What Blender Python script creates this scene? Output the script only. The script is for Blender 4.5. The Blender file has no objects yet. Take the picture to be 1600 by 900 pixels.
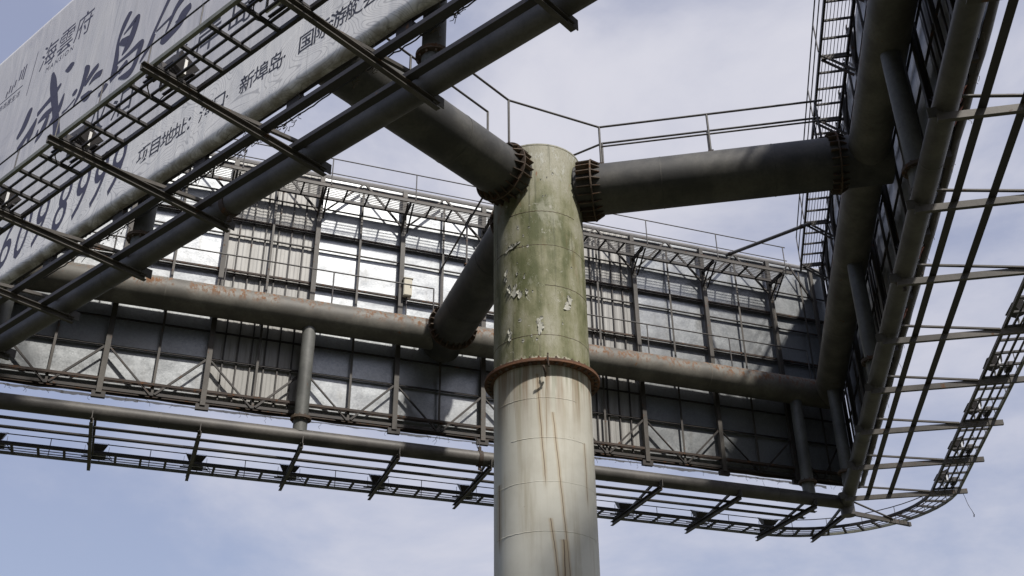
import bpy, math, random
from mathutils import Vector, Matrix
random.seed(11)
S3 = math.sqrt(3.0)
R = math.radians
sc = bpy.context.scene

# ------------------------------------------------------------------ camera, sky, sun, exposure
EYE = 1.65                                    # eye height above the ground; all heights below are measured from the eye
cam_data = bpy.data.cameras.new("camera")
cam = bpy.data.objects.new("camera", cam_data)
sc.collection.objects.link(cam)
sc.camera = cam
cam_data.sensor_width = 36.0
cam_data.lens = 1705.7 / 1600.0 * 36.0
cam_data.clip_end = 6000.0
yaw, pitch, roll = R(19.897), R(30.097), R(-0.603)
fw = Vector((math.sin(yaw) * math.cos(pitch), math.cos(yaw) * math.cos(pitch), math.sin(pitch)))
rt = Vector((math.cos(yaw), -math.sin(yaw), 0.0))
up = rt.cross(fw)
rt2 = rt * math.cos(roll) + up * math.sin(roll)
up2 = up * math.cos(roll) - rt * math.sin(roll)
cam.matrix_world = Matrix(((rt2.x, up2.x, -fw.x, -6.792), (rt2.y, up2.y, -fw.y, -17.175), (rt2.z, up2.z, -fw.z, EYE), (0, 0, 0, 1)))

SUN_AZ, SUN_EL = -79.0, 50.0                  # azimuth counted from +X, anticlockwise
sun_dir = Vector((math.cos(R(SUN_AZ)) * math.cos(R(SUN_EL)), math.sin(R(SUN_AZ)) * math.cos(R(SUN_EL)), math.sin(R(SUN_EL))))
sun_data = bpy.data.lights.new("sun", 'SUN')
sun_data.energy = 3.8
sun_data.angle = R(2.2)          # veiled by thin haze
sun_data.color = (1.0, 0.95, 0.87)
sun = bpy.data.objects.new("sun", sun_data)
sc.collection.objects.link(sun)
sun.rotation_euler = sun_dir.to_track_quat('Z', 'Y').to_euler()
sun.location = (10, -40, 60)

world = bpy.data.worlds.new("World")
sc.world = world
world.use_nodes = True
wt = world.node_tree
wt.nodes.clear()


def wn(kind, **kw):
    n = wt.nodes.new(kind)
    for k, v in kw.items():
        setattr(n, k, v)
    return n


w_out = wn('ShaderNodeOutputWorld')
w_bg = wn('ShaderNodeBackground')
w_sky = wn('ShaderNodeTexSky')
w_sky.sky_type = 'NISHITA'
w_sky.sun_disc = False
w_sky.sun_elevation = R(SUN_EL)
w_sky.sun_rotation = R(90.0 - SUN_AZ)
w_sky.air_density = 1.0
w_sky.dust_density = 2.5
w_sky.ozone_density = 1.6
w_co = wn('ShaderNodeTexCoord')
# a thin high overcast: soft cloud sheets in the direction of view
w_map = wn('ShaderNodeMapping')
w_map.inputs['Location'].default_value = (0.35, 0.2, 0.1)
w_map.inputs['Scale'].default_value = (1.0, 1.0, 1.9)
w_n1 = wn('ShaderNodeTexNoise')
w_n1.inputs['Scale'].default_value = 2.7
w_n1.inputs['Detail'].default_value = 9.0
w_n1.inputs['Roughness'].default_value = 0.57
w_n1.inputs['Distortion'].default_value = 0.25
# the cloud sheet lies to the east (ahead and to the right) and thins out to clear sky elsewhere
w_dot = wn('ShaderNodeVectorMath', operation='DOT_PRODUCT')
w_dot.inputs[1].default_value = (0.86, 0.34, 0.38)
w_ma = wn('ShaderNodeMath', operation='MULTIPLY_ADD')
w_ma.inputs[1].default_value = 0.62
w_n2 = wn('ShaderNodeMath', operation='MULTIPLY_ADD')
w_n2.inputs[1].default_value = 1.75
w_n2.inputs[2].default_value = -1.08
w_ramp = wn('ShaderNodeMapRange')
w_ramp.interpolation_type = 'SMOOTHSTEP'
w_ramp.inputs['From Min'].default_value = -0.02
w_ramp.inputs['From Max'].default_value = 0.66
w_ramp.inputs['To Min'].default_value = 0.0
w_ramp.inputs['To Max'].default_value = 0.95
w_mix = wn('ShaderNodeMix', data_type='RGBA')
w_mix.inputs[7].default_value = (5.6, 5.6, 6.2, 1.0)
w_haze = wn('ShaderNodeMix', data_type='RGBA')
w_haze.inputs[0].default_value = 0.55
w_haze.inputs[7].default_value = (3.7, 3.9, 5.3, 1.0)
wl = wt.links.new
wl(w_co.outputs['Generated'], w_map.inputs['Vector'])
wl(w_co.outputs['Generated'], w_dot.inputs[0])
wl(w_map.outputs[0], w_n1.inputs['Vector'])
wl(w_n1.outputs[0], w_n2.inputs[0])
wl(w_dot.outputs['Value'], w_ma.inputs[0])
wl(w_n2.outputs[0], w_ma.inputs[2])
wl(w_ma.outputs[0], w_ramp.inputs['Value'])
wl(w_sky.outputs[0], w_haze.inputs[6])
wl(w_haze.outputs[2], w_mix.inputs[6])
wl(w_ramp.outputs[0], w_mix.inputs[0])
wl(w_mix.outputs[2], w_bg.inputs['Color'])
w_bg.inputs['Strength'].default_value = 0.102
wl(w_bg.outputs[0], w_out.inputs['Surface'])

sc.view_settings.view_transform = 'Standard'
sc.view_settings.look = 'None'
sc.view_settings.exposure = 0.30
sc.view_settings.gamma = 1.0
sc.view_settings.use_curve_mapping = False
sc.cycles.max_bounces = 5
sc.cycles.diffuse_bounces = 2
sc.cycles.glossy_bounces = 2

# ------------------------------------------------------------------ materials


class NT:
    """small wrapper for building a node material"""

    def __init__(self, name):
        self.m = bpy.data.materials.new(name)
        self.m.use_nodes = True
        self.t = self.m.node_tree
        self.b = self.t.nodes['Principled BSDF']
        self.co = self.t.nodes.new('ShaderNodeTexCoord')
        self.info = self.t.nodes.new('ShaderNodeObjectInfo')
        add = self.n('ShaderNodeVectorMath', operation='ADD')
        sc_ = self.n('ShaderNodeVectorMath', operation='SCALE')
        self.l(self.info.outputs['Random'], sc_.inputs[0])
        sc_.inputs['Scale'].default_value = 37.0
        self.l(self.co.outputs['Object'], add.inputs[0])
        self.l(sc_.outputs[0], add.inputs[1])
        self.vec = add.outputs[0]                 # object position, shifted per object
        self.obj = self.co.outputs['Object']

    def n(self, kind, **kw):
        n = self.t.nodes.new(kind)
        for k, v in kw.items():
            setattr(n, k, v)
        return n

    def l(self, a, b):
        self.t.links.new(a, b)

    def put(self, sock, v):
        if hasattr(v, 'is_linked') or hasattr(v, 'links'):
            self.l(v, sock)
        else:
            sock.default_value = v

    def noise(self, scale, detail=4.0, rough=0.6, stretch=(1, 1, 1), vec=None, dist=0.0):
        mp = self.n('ShaderNodeMapping')
        mp.inputs['Scale'].default_value = stretch
        self.l(vec or self.vec, mp.inputs['Vector'])
        n = self.n('ShaderNodeTexNoise')
        n.inputs['Scale'].default_value = scale
        n.inputs['Detail'].default_value = detail
        n.inputs['Roughness'].default_value = rough
        n.inputs['Distortion'].default_value = dist
        self.l(mp.outputs[0], n.inputs['Vector'])
        return n.outputs[0]

    def step(self, v, lo, hi, a=0.0, b=1.0):
        r = self.n('ShaderNodeMapRange')
        r.interpolation_type = 'SMOOTHSTEP'
        self.put(r.inputs['Value'], v)
        r.inputs['From Min'].default_value = lo
        r.inputs['From Max'].default_value = hi
        r.inputs['To Min'].default_value = a
        r.inputs['To Max'].default_value = b
        return r.outputs[0]

    def math(self, op, a, b=0.0, c=None):
        m = self.n('ShaderNodeMath', operation=op)
        self.put(m.inputs[0], a)
        self.put(m.inputs[1], b)
        if c is not None:
            self.put(m.inputs[2], c)
        return m.outputs[0]

    def mix(self, f, a, b):
        m = self.n('ShaderNodeMix', data_type='RGBA')
        self.put(m.inputs[0], f)
        for s, v in ((m.inputs[6], a), (m.inputs[7], b)):
            if isinstance(v, tuple):
                s.default_value = (*v, 1.0)
            else:
                self.l(v, s)
        return m.outputs[2]

    def xyz(self, v=None):
        s = self.n('ShaderNodeSeparateXYZ')
        self.l(v or self.obj, s.inputs[0])
        return s.outputs

    def bump(self, h, strength=0.2, dist=0.01):
        b = self.n('ShaderNodeBump')
        b.inputs['Strength'].default_value = strength
        b.inputs['Distance'].default_value = dist
        self.l(h, b.inputs['Height'])
        self.l(b.outputs[0], self.b.inputs['Normal'])

    def done(self, col, rough=0.6, metal=0.0, spec=0.5):
        if isinstance(col, tuple):
            self.b.inputs['Base Color'].default_value = (*col, 1.0)
        else:
            self.l(col, self.b.inputs['Base Color'])
        self.put(self.b.inputs['Roughness'], rough)
        self.put(self.b.inputs['Metallic'], metal)
        self.b.inputs['Specular IOR Level'].default_value = spec
        return self.m


RUST1, RUST2 = (0.155, 0.075, 0.036), (0.06, 0.034, 0.023)


def painted_steel(name, col, dark, rust=0.60, rough=0.55, top_rust=None, scale=1.0):
    k = NT(name)
    big = k.noise(1.3 * scale, 4, 0.6)
    fine = k.noise(16 * scale, 3, 0.7)
    c = k.mix(k.step(big, 0.35, 0.68), dark, col)
    c = k.mix(k.step(fine, 0.35, 0.75, 0.0, 0.35), c, tuple(x * 0.6 for x in dark))
    rn = k.noise(5.5 * scale, 5, 0.72)
    rm = k.step(rn, rust, rust + 0.08)
    if top_rust is not None:                      # rain sits on the upper side and rusts it, running down in short stripes
        g = k.n('ShaderNodeNewGeometry')
        nz = k.xyz(g.outputs['Normal'])[2]
        rn2 = k.noise(9.0, 5, 0.78, stretch=(1.0, 0.55, 0.55))
        patch = k.step(k.noise(1.3, 3, 0.55), 0.40, 0.52)
        up_ = k.step(nz, -0.40, 0.35)
        m2 = k.math('MULTIPLY', k.step(rn2, top_rust, top_rust + 0.12), k.math('MULTIPLY', up_, patch))
        rm = k.math('MAXIMUM', rm, m2)
    rc = k.mix(k.noise(30, 3, 0.6), RUST2, RUST1 if top_rust is None else (0.28, 0.13, 0.05))
    c = k.mix(rm, c, rc)
    k.bump(k.math('ADD', fine, k.math('MULTIPLY', rm, 0.6)), 0.25, 0.004)
    return k.done(c, k.math('ADD', rough, k.math('MULTIPLY', rm, 0.3)))


MAT = {}
MAT['pipe'] = painted_steel('grey_pipe_paint', (0.10, 0.097, 0.088), (0.045, 0.045, 0.044), 0.70)
MAT['pipe_rusty'] = painted_steel('grey_pipe_paint_rusting', (0.185, 0.175, 0.152), (0.10, 0.094, 0.082), 0.64, 0.6, top_rust=0.465)
MAT['low_pipe'] = painted_steel('pale_grey_pipe_paint', (0.118, 0.110, 0.102), (0.062, 0.058, 0.055), 0.68)
MAT['hanger'] = painted_steel('pale_hanger_paint', (0.15, 0.153, 0.145), (0.085, 0.088, 0.084), 0.65)
MAT['post'] = painted_steel('post_paint', (0.085, 0.076, 0.067), (0.045, 0.04, 0.035), 0.60)
MAT['dark'] = painted_steel('dark_brown_steel', (0.042, 0.035, 0.032), (0.024, 0.021, 0.02), 0.60)
MAT['rusty'] = painted_steel('rusty_angle_steel', (0.062, 0.043, 0.033), (0.034, 0.025, 0.021), 0.55, 0.75)
MAT['collar'] = painted_steel('rusty_collar_steel', (0.13, 0.095, 0.065), (0.065, 0.046, 0.034), 0.53, 0.75)
MAT['flange'] = painted_steel('flaking_flange_rust', (0.19, 0.085, 0.042), (0.085, 0.042, 0.026), 0.55, 0.8)
MAT['rail_tube'] = painted_steel('handrail_paint', (0.12, 0.115, 0.11), (0.065, 0.06, 0.06), 0.62)
MAT['walk'] = painted_steel('walkway_steel', (0.036, 0.032, 0.034), (0.022, 0.02, 0.021), 0.66)
MAT['bracket'] = painted_steel('bracket_paint', (0.10, 0.09, 0.08), (0.05, 0.045, 0.04), 0.61)
MAT['walk_edge'] = painted_steel('walkway_edge_paint', (0.22, 0.225, 0.185), (0.11, 0.115, 0.095), 0.62)


def column_upper():
    k = NT('algae_stained_column_paint')
    x, y, z = k.xyz()
    streak = k.noise(3.2, 6, 0.6, stretch=(1, 1, 0.10), vec=k.obj)
    blot = k.noise(1.5, 6, 0.62, stretch=(1, 1, 0.6), vec=k.obj)
    fine = k.noise(24, 6, 0.75, stretch=(1, 1, 0.5), vec=k.obj)
    c = k.mix(k.step(fine, 0.3, 0.7), (0.27, 0.265, 0.20), (0.40, 0.39, 0.315))
    # algae grow thickest on the lower two thirds
    zz = k.step(z, 11.6, 13.6, 0.0, -0.13)
    g = k.math('ADD', k.math('ADD', k.math('MULTIPLY', streak, 0.45), k.math('MULTIPLY', blot, 0.55)), zz)
    c = k.mix(k.step(g, 0.37, 0.52, 0.0, 0.9), c, (0.20, 0.20, 0.11))
    c = k.mix(k.step(g, 0.465, 0.60), c, (0.088, 0.10, 0.038))
    c = k.mix(k.step(fine, 0.54, 0.72, 0.0, 0.6), c, (0.075, 0.078, 0.048))
    pale = k.step(k.noise(2.6, 7, 0.7, stretch=(1, 1, 0.5), vec=k.obj), 0.55, 0.68, 0.0, 0.6)
    c = k.mix(pale, c, (0.36, 0.36, 0.29))
    # worn top with peeling paint and rust
    top = k.step(z, 12.2, 13.3)
    peel = k.step(k.noise(7, 8, 0.75, stretch=(1, 1, 0.45), vec=k.obj), 0.54, 0.60)
    c = k.mix(k.math('MULTIPLY', peel, k.math('MULTIPLY', top, 0.75)), c, (0.47, 0.48, 0.44))
    r = k.step(k.noise(3.4, 8, 0.7, stretch=(1, 1, 0.30), vec=k.obj), 0.585, 0.66)
    c = k.mix(k.math('MULTIPLY', r, k.step(z, 11.3, 12.7, 0.12, 0.95)), c, (0.23, 0.10, 0.042))
    # dark drips, flaked chips and a worn band over the flange
    drip = k.step(k.noise(9.0, 4, 0.6, stretch=(1, 1, 0.035), vec=k.obj), 0.57, 0.68, 0.0, 0.6)
    c = k.mix(drip, c, (0.055, 0.06, 0.032))
    chip = k.step(k.noise(5.0, 6, 0.85, stretch=(1, 1, 0.8), vec=k.obj, dist=0.4), 0.615, 0.63)
    c = k.mix(k.math('MULTIPLY', chip, 0.8), c, (0.40, 0.395, 0.34))
    worn = k.math('ADD', k.step(z, 8.64, 8.90, 0.55, 0.0), k.math('SUBTRACT', k.noise(8, 5, 0.75, vec=k.obj), 0.5))
    c = k.mix(k.step(worn, 0.25, 0.35), c, (0.42, 0.40, 0.32))
    speck = k.step(k.noise(20, 3, 0.8, vec=k.obj), 0.68, 0.72)
    c = k.mix(speck, c, (0.11, 0.055, 0.03))
    k.bump(k.math('ADD', k.math('ADD', fine, peel), chip), 0.35, 0.006)
    return k.done(c, 0.72)


def column_lower():
    k = NT('weathered_cream_column_paint')
    x, y, z = k.xyz()
    ang = k.math('ARCTAN2', x, k.math('MULTIPLY', y, -1.0))      # 0 faces -Y
    streak = k.noise(3.0, 6, 0.62, stretch=(1, 1, 0.07), vec=k.obj)
    fine = k.noise(30, 5, 0.7, vec=k.obj)
    blot = k.noise(1.1, 5, 0.6, vec=k.obj)
    c = k.mix(k.step(blot, 0.32, 0.68), (0.485, 0.47, 0.41), (0.57, 0.56, 0.50))
    c = k.mix(k.step(streak, 0.50, 0.70, 0.0, 0.55), c, (0.30, 0.255, 0.165))
    c = k.mix(k.step(fine, 0.6, 0.8, 0.0, 0.25), c, (0.22, 0.20, 0.16))
    wob = k.math('MULTIPLY', k.math('SUBTRACT', k.noise(1.6, 4, 0.6, stretch=(0, 0, 1), vec=k.obj), 0.5), 0.06)
    for a0, slope, z0, z1, w, hal in ((-0.477, -0.061, 6.2, 8.40, 0.010, 0.5), (-0.18, -0.085, 3.6, 7.66, 0.009, 0.55), (-0.28, -0.12, 2.6, 5.75, 0.010, 0.6),
                                      (-1.43, 0.0, 5.2, 6.5, 0.020, 0.6), (0.54, -0.02, 5.9, 7.2, 0.012, 0.35), (-0.30, 0.01, 7.0, 8.5, 0.005, 0.3), (-0.05, -0.02, 3.0, 5.4, 0.016, 0.7)):
        line = k.math('SUBTRACT', k.math('SUBTRACT', ang, a0), k.math('MULTIPLY_ADD', k.math('SUBTRACT', z1, z), -slope, wob))
        d = k.math('ABSOLUTE', line)
        span = k.math('MULTIPLY', k.step(z, z0, z0 + 0.4), k.step(z, z1, z1 + 0.03, 1.0, 0.0))
        halo = k.math('MULTIPLY', k.step(d, w, w * 7, hal, 0.0), span)
        core = k.math('MULTIPLY', k.step(d, w * 0.3, w * 1.0, 0.9, 0.0), span)
        c = k.mix(halo, c, (0.37, 0.275, 0.15))
        c = k.mix(core, c, (0.085, 0.045, 0.024))
    spot = k.step(k.noise(6.0, 8, 0.8, stretch=(1, 1, 1.6), vec=k.obj), 0.665, 0.70)
    c = k.mix(spot, c, (0.15, 0.07, 0.03))
    # rust washed down from the flange
    wash = k.math('MULTIPLY', k.step(z, 7.0, 8.6), k.step(k.noise(5.0, 4, 0.6, stretch=(1, 1, 0.05), vec=k.obj), 0.44, 0.62, 0.0, 0.8))
    c = k.mix(wash, c, (0.20, 0.125, 0.065))
    run = k.math('MULTIPLY', k.step(z, 7.3, 8.6), k.step(k.noise(7.0, 4, 0.6, stretch=(1, 1, 0.06), vec=k.obj), 0.52, 0.66, 0.0, 0.55))
    c = k.mix(run, c, (0.13, 0.14, 0.075))
    k.bump(fine, 0.15, 0.004)
    return k.done(c, 0.62)


MAT['col_up'] = column_upper()
MAT['col_low'] = column_lower()


def galvanised():
    k = NT('galvanised_sheet')
    v = k.n('ShaderNodeTexVoronoi')
    v.inputs['Scale'].default_value = 26.0
    k.l(k.vec, v.inputs['Vector'])
    sep = k.n('ShaderNodeSeparateColor')
    k.l(v.outputs['Color'], sep.inputs[0])
    big = k.noise(0.8, 4, 0.6)
    c = k.mix(sep.outputs[0], (0.27, 0.287, 0.302), (0.36, 0.378, 0.394))
    c = k.mix(k.step(big, 0.3, 0.75, 0.0, 0.6), c, (0.29, 0.30, 0.31))
    dirt = k.noise(3.0, 5, 0.7, stretch=(1, 1, 0.35))
    c = k.mix(k.step(dirt, 0.52, 0.78, 0.0, 0.6), c, (0.17, 0.165, 0.155))
    k.bump(k.math('ADD', k.noise(1.1, 2, 0.45), k.math('MULTIPLY', sep.outputs[1], 0.012)), 0.42, 0.06)
    return k.done(c, k.math('ADD', k.step(k.noise(2.2, 3, 0.6), 0.3, 0.7, 0.31, 0.40), k.math('MULTIPLY', sep.outputs[2], 0.05)), 0.62)


MAT['galv'] = galvanised()


def beige_sheet():
    k = NT('aged_white_sheet')
    fine = k.noise(4, 6, 0.7, stretch=(1, 1, 0.15))
    c = k.mix(k.step(fine, 0.35, 0.7), (0.29, 0.288, 0.278), (0.225, 0.222, 0.213))
    c = k.mix(k.step(k.noise(2.2, 7, 0.7), 0.56, 0.76, 0.0, 0.6), c, (0.23, 0.22, 0.20))
    return k.done(c, 0.5, 0.25)


MAT['beige'] = beige_sheet()


def banner(contours=True):
    k = NT('printed_banner_vinyl' if contours else 'plain_banner_vinyl')
    x, y, z = k.xyz()
    big = k.noise(0.45, 5, 0.6, vec=k.obj)
    c = k.mix(k.step(big, 0.35, 0.7), (0.56, 0.55, 0.57), (0.62, 0.61, 0.61))
    if contours:
        # the print: a pale ink-wash landscape above and map-like contour lines on the bottom strip
        ink = k.math('MULTIPLY', k.step(k.noise(0.9, 6, 0.65, stretch=(0.5, 1, 1.4), vec=k.obj, dist=0.6), 0.54, 0.70, 0.0, 0.38), k.step(x, 7.0, 9.5))
        c = k.mix(ink, c, (0.16, 0.18, 0.26))
        h = k.noise(0.85, 1.5, 0.45, stretch=(0.75, 1, 1.5), vec=k.obj, dist=0.9)
        fr = k.math('FRACT', k.math('MULTIPLY', h, 34.0))
        ln = k.math('ABSOLUTE', k.math('SUBTRACT', fr, 0.5))
        c = k.mix(k.step(z, 11.68, 11.70, 1.0, 0.0), c, (0.76, 0.75, 0.73))     # the strip is printed on white
        line = k.math('MULTIPLY', k.step(ln, 0.05, 0.14, 0.42, 0.0), k.step(z, 11.65, 11.72, 1.0, 0.0))
        c = k.mix(line, c, (0.16, 0.16, 0.18))
    seam = k.math('ABSOLUTE', k.math('SUBTRACT', k.math('FRACT', k.math('MULTIPLY', x, 0.3125)), 0.5))
    c = k.mix(k.step(seam, 0.0022, 0.0045, 0.35, 0.0), c, (0.25, 0.25, 0.26))
    stain = k.step(k.noise(2.0, 5, 0.65, stretch=(1.6, 1, 0.12), vec=k.obj), 0.54, 0.75, 0.0, 0.28)
    c = k.mix(stain, c, (0.30, 0.29, 0.28))
    # grime where the sheet is folded under
    fold = k.math('MULTIPLY', k.step(z, 10.41, 10.52, 1.0, 0.0), k.step(k.noise(3, 5, 0.7, vec=k.obj), 0.35, 0.6, 0.15, 0.8))
    if contours:
        c = k.mix(fold, c, (0.20, 0.17, 0.12))
    else:
        c = k.mix(k.step(z, 10.47, 10.75, 1.0, 0.0), c, (0.05, 0.042, 0.035))      # plain banners turn dark brown towards the bottom edge
    k.bump(k.noise(1.1, 3, 0.5, stretch=(1.6, 1, 0.35), vec=k.obj, dist=0.5), 0.5, 0.07)
    return k.done(c, 0.5)


MAT['banner_print'] = banner(True)
MAT['banner'] = banner(False)


def plain(name, col, rough=0.6, metal=0.0, var=0.25, scale=8.0):
    k = NT(name)
    c = k.mix(k.noise(scale, 5, 0.65), tuple(v * (1 - var) for v in col), tuple(v * (1 + var) for v in col))
    return k.done(c, rough, metal)


MAT['ink'] = plain('dark_violet_print_ink', (0.045, 0.042, 0.075), 0.55, var=0.12)
MAT['ink_grey'] = plain('black_print_ink', (0.03, 0.03, 0.042), 0.55, var=0.12)


def torn_vinyl():
    k = NT('torn_vinyl')
    c = k.mix(k.noise(8, 4, 0.65), (0.55, 0.51, 0.45), (0.82, 0.79, 0.74))
    k.done(c, 0.7)
    tr = k.n('ShaderNodeBsdfTranslucent')
    k.l(c, tr.inputs['Color'])
    mx = k.n('ShaderNodeMixShader')
    mx.inputs[0].default_value = 0.6
    k.l(k.b.outputs[0], mx.inputs[1])
    k.l(tr.outputs[0], mx.inputs[2])
    k.l(mx.outputs[0], k.t.nodes['Material Output'].inputs['Surface'])
    return k.m


MAT['torn'] = torn_vinyl()
MAT['paper'] = plain('peeling_paper', (0.42, 0.42, 0.38), 0.8, var=0.2)
MAT['orange_scrap'] = plain('faded_orange_vinyl', (0.36, 0.12, 0.065), 0.7)
MAT['lamp_body'] = plain('floodlight_housing', (0.055, 0.05, 0.05), 0.5)
MAT['lamp_metal'] = plain('floodlight_reflector', (0.75, 0.74, 0.70), 0.28, 0.7, 0.08)
MAT['box'] = plain('cream_box_paint', (0.50, 0.47, 0.38), 0.55, var=0.1)
MAT['cable'] = plain('black_cable', (0.03, 0.03, 0.033), 0.6)
MAT['tendril'] = plain('dry_tendril', (0.10, 0.075, 0.045), 0.8)


def glass():
    k = NT('floodlight_glass')
    k.b.inputs['Transmission Weight'].default_value = 0.6
    return k.done((0.8, 0.82, 0.82), 0.12)


MAT['glass'] = glass()


def ground_mat():
    k = NT('rough_grass_ground')
    c = k.mix(k.step(k.noise(0.35, 6, 0.65, vec=k.obj), 0.35, 0.65), (0.036, 0.044, 0.018), (0.062, 0.054, 0.036))
    c = k.mix(k.step(k.noise(9, 5, 0.7, vec=k.obj), 0.4, 0.7, 0.0, 0.5), c, (0.035, 0.045, 0.018))
    return k.done(c, 0.9)


MAT['ground'] = ground_mat()

# ------------------------------------------------------------------ mesh helpers


class MB:
    def __init__(self):
        self.v, self.f = [], []
        self.smooth = []

    def add(self, vs, fs, smooth=False):
        o = len(self.v)
        self.v += [tuple(p) for p in vs]
        self.f += [tuple(i + o for i in f) for f in fs]
        self.smooth += [smooth] * len(fs)
        return self

    def prof(self, p0, p1, pts, upv=(0, 0, 1)):
        """extrude a closed 2D outline (u sideways, v along up) from p0 to p1"""
        p0, p1 = Vector(p0), Vector(p1)
        d = (p1 - p0).normalized()
        u_ = d.cross(Vector(upv))
        if u_.length < 1e-4:
            u_ = d.cross(Vector((0, 1, 0)))
        u_.normalize()
        v_ = u_.cross(d)
        n = len(pts)
        vs = [p0 + u_ * a + v_ * b for a, b in pts] + [p1 + u_ * a + v_ * b for a, b in pts]
        fs = [(i, (i + 1) % n, n + (i + 1) % n, n + i) for i in range(n)]
        fs += [tuple(range(n))[::-1], tuple(range(n, 2 * n))]
        return self.add(vs, fs)

    def bar(self, p0, p1, w, h, upv=(0, 0, 1)):
        return self.prof(p0, p1, [(-w / 2, -h / 2), (w / 2, -h / 2), (w / 2, h / 2), (-w / 2, h / 2)], upv)

    def angle(self, p0, p1, w, h, t=0.012, upv=(0, 0, 1)):
        """L section"""
        return self.prof(p0, p1, [(-w / 2, -h / 2), (w / 2, -h / 2), (w / 2, -h / 2 + t), (-w / 2 + t, -h / 2 + t), (-w / 2 + t, h / 2), (-w / 2, h / 2)], upv)

    def channel(self, p0, p1, w, h, t=0.014, upv=(0, 0, 1)):
        """C section, open towards -u"""
        a, b = -w / 2, h / 2
        return self.prof(p0, p1, [(-a, -b), (-a, b), (a, b), (a, b - t), (-a - t, b - t), (-a - t, -b + t), (a, -b + t), (a, -b)], upv)

    def tube(self, p0, p1, r, n=24, r1=None, caps=True, mitre=None):
        p0, p1 = Vector(p0), Vector(p1)
        r1 = r if r1 is None else r1
        d = (p1 - p0).normalized()
        u_ = d.cross(Vector((0, 0, 1)))
        if u_.length < 1e-4:
            u_ = Vector((1, 0, 0))
        u_.normalize()
        v_ = u_.cross(d)
        vs = []
        for p, rr, e in ((p0, r, -1), (p1, r1, 1)):
            for i in range(n):
                a = 2 * math.pi * i / n
                q = p + (u_ * math.cos(a) + v_ * math.sin(a)) * rr
                if mitre:
                    q = mitre(q, e)
                vs.append(q)
        fs = [(i, (i + 1) % n, n + (i + 1) % n, n + i) for i in range(n)]
        self.add(vs, fs, True)
        if caps:
            self.add(vs, [tuple(range(n))[::-1], tuple(range(n, 2 * n))])
        return self

    def path(self, pts, r, n=8):
        """round rod along a polyline"""
        pts = [Vector(p) for p in pts]
        m = len(pts)
        vs = []
        ref = Vector((0, 0, 1))
        for i, p in enumerate(pts):
            d = (pts[min(i + 1, m - 1)] - pts[max(i - 1, 0)]).normalized()
            u_ = d.cross(ref)
            if u_.length < 1e-3:
                u_ = d.cross(Vector((0, 1, 0.1)))
            u_.normalize()
            v_ = u_.cross(d)
            for j in range(n):
                a = 2 * math.pi * j / n
                vs.append(p + (u_ * math.cos(a) + v_ * math.sin(a)) * r)
        fs = []
        for i in range(m - 1):
            for j in range(n):
                fs.append((i * n + j, i * n + (j + 1) % n, (i + 1) * n + (j + 1) % n, (i + 1) * n + j))
        self.add(vs, fs, True)
        self.add([], [])
        self.f += [tuple(len(self.v) - len(vs) + j for j in range(n))[::-1], tuple(len(self.v) - n + j for j in range(n))]
        self.smooth += [False, False]
        return self

    def sweep(self, pts, w, h):
        """flat bar along a horizontal polyline, w sideways and h vertical"""
        pts = [Vector(p) for p in pts]
        m = len(pts)
        vs = []
        for i, p in enumerate(pts):
            d = (pts[min(i + 1, m - 1)] - pts[max(i - 1, 0)]).normalized()
            s = d.cross(Vector((0, 0, 1))).normalized()
            for a, b in ((-w / 2, -h / 2), (w / 2, -h / 2), (w / 2, h / 2), (-w / 2, h / 2)):
                vs.append(p + s * a + Vector((0, 0, b)))
        fs = [(i * 4 + j, i * 4 + (j + 1) % 4, (i + 1) * 4 + (j + 1) % 4, (i + 1) * 4 + j) for i in range(m - 1) for j in range(4)]
        fs += [(3, 2, 1, 0), tuple((m - 1) * 4 + j for j in range(4))]
        return self.add(vs, fs)

    def box(self, c, s):
        x, y, z = c
        a, b, d = s[0] / 2, s[1] / 2, s[2] / 2
        vs = [(x + i * a, y + j * b, z + k * d) for k in (-1, 1) for j in (-1, 1) for i in (-1, 1)]
        return self.add(vs, [(0, 2, 3, 1), (4, 5, 7, 6), (0, 1, 5, 4), (2, 6, 7, 3), (0, 4, 6, 2), (1, 3, 7, 5)])

    def mesh(self, name):
        me = bpy.data.meshes.new(name)
        me.from_pydata([tuple(p) for p in self.v], [], self.f)
        me.polygons.foreach_set('use_smooth', self.smooth)
        me.update()
        return me


def link(o):
    sc.collection.objects.link(o)
    return o


def tag(o, label=None, cat=None, group=None, kind=None):
    if label:
        o['label'] = label
    if cat:
        o['category'] = cat
    if group:
        o['group'] = group
    if kind:
        o['kind'] = kind
    return o


def part(name, mb, mat, parent, loc=None, rot=None):
    """one mesh object under its thing; loc is in the thing's own frame where the column axis is x = y = 0 and z is measured from the eye"""
    me = mb.mesh(name) if isinstance(mb, MB) else mb
    if not me.materials:
        me.materials.append(MAT[mat])
    o = link(bpy.data.objects.new(name, me))
    o.parent = parent
    base = Vector(parent.get('_base', (0, 0, 0)))
    o.location = Vector(loc or (0, 0, 0)) - base
    if rot:
        o.rotation_euler = rot
    return o


def sub(name, mb, mat, parent, loc=None):
    me = mb.mesh(name) if isinstance(mb, MB) else mb
    if not me.materials:
        me.materials.append(MAT[mat])
    o = link(bpy.data.objects.new(name, me))
    o.parent = parent
    if loc:
        o.location = loc
    return o


ROOTS = []


def thing(name, base, k=0):
    """an Empty at the thing's base; side k is the far side turned by -120 degrees about the column"""
    o = link(bpy.data.objects.new(name, None))
    o.empty_display_size = 0.3
    rot = Matrix.Rotation(R(-120.0 * k), 3, 'Z')
    o.location = rot @ Vector(base) + Vector((0, 0, EYE))
    o.rotation_euler = (0, 0, R(-120.0 * k))
    o['_base'] = base
    ROOTS.append(o)
    return o


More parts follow.
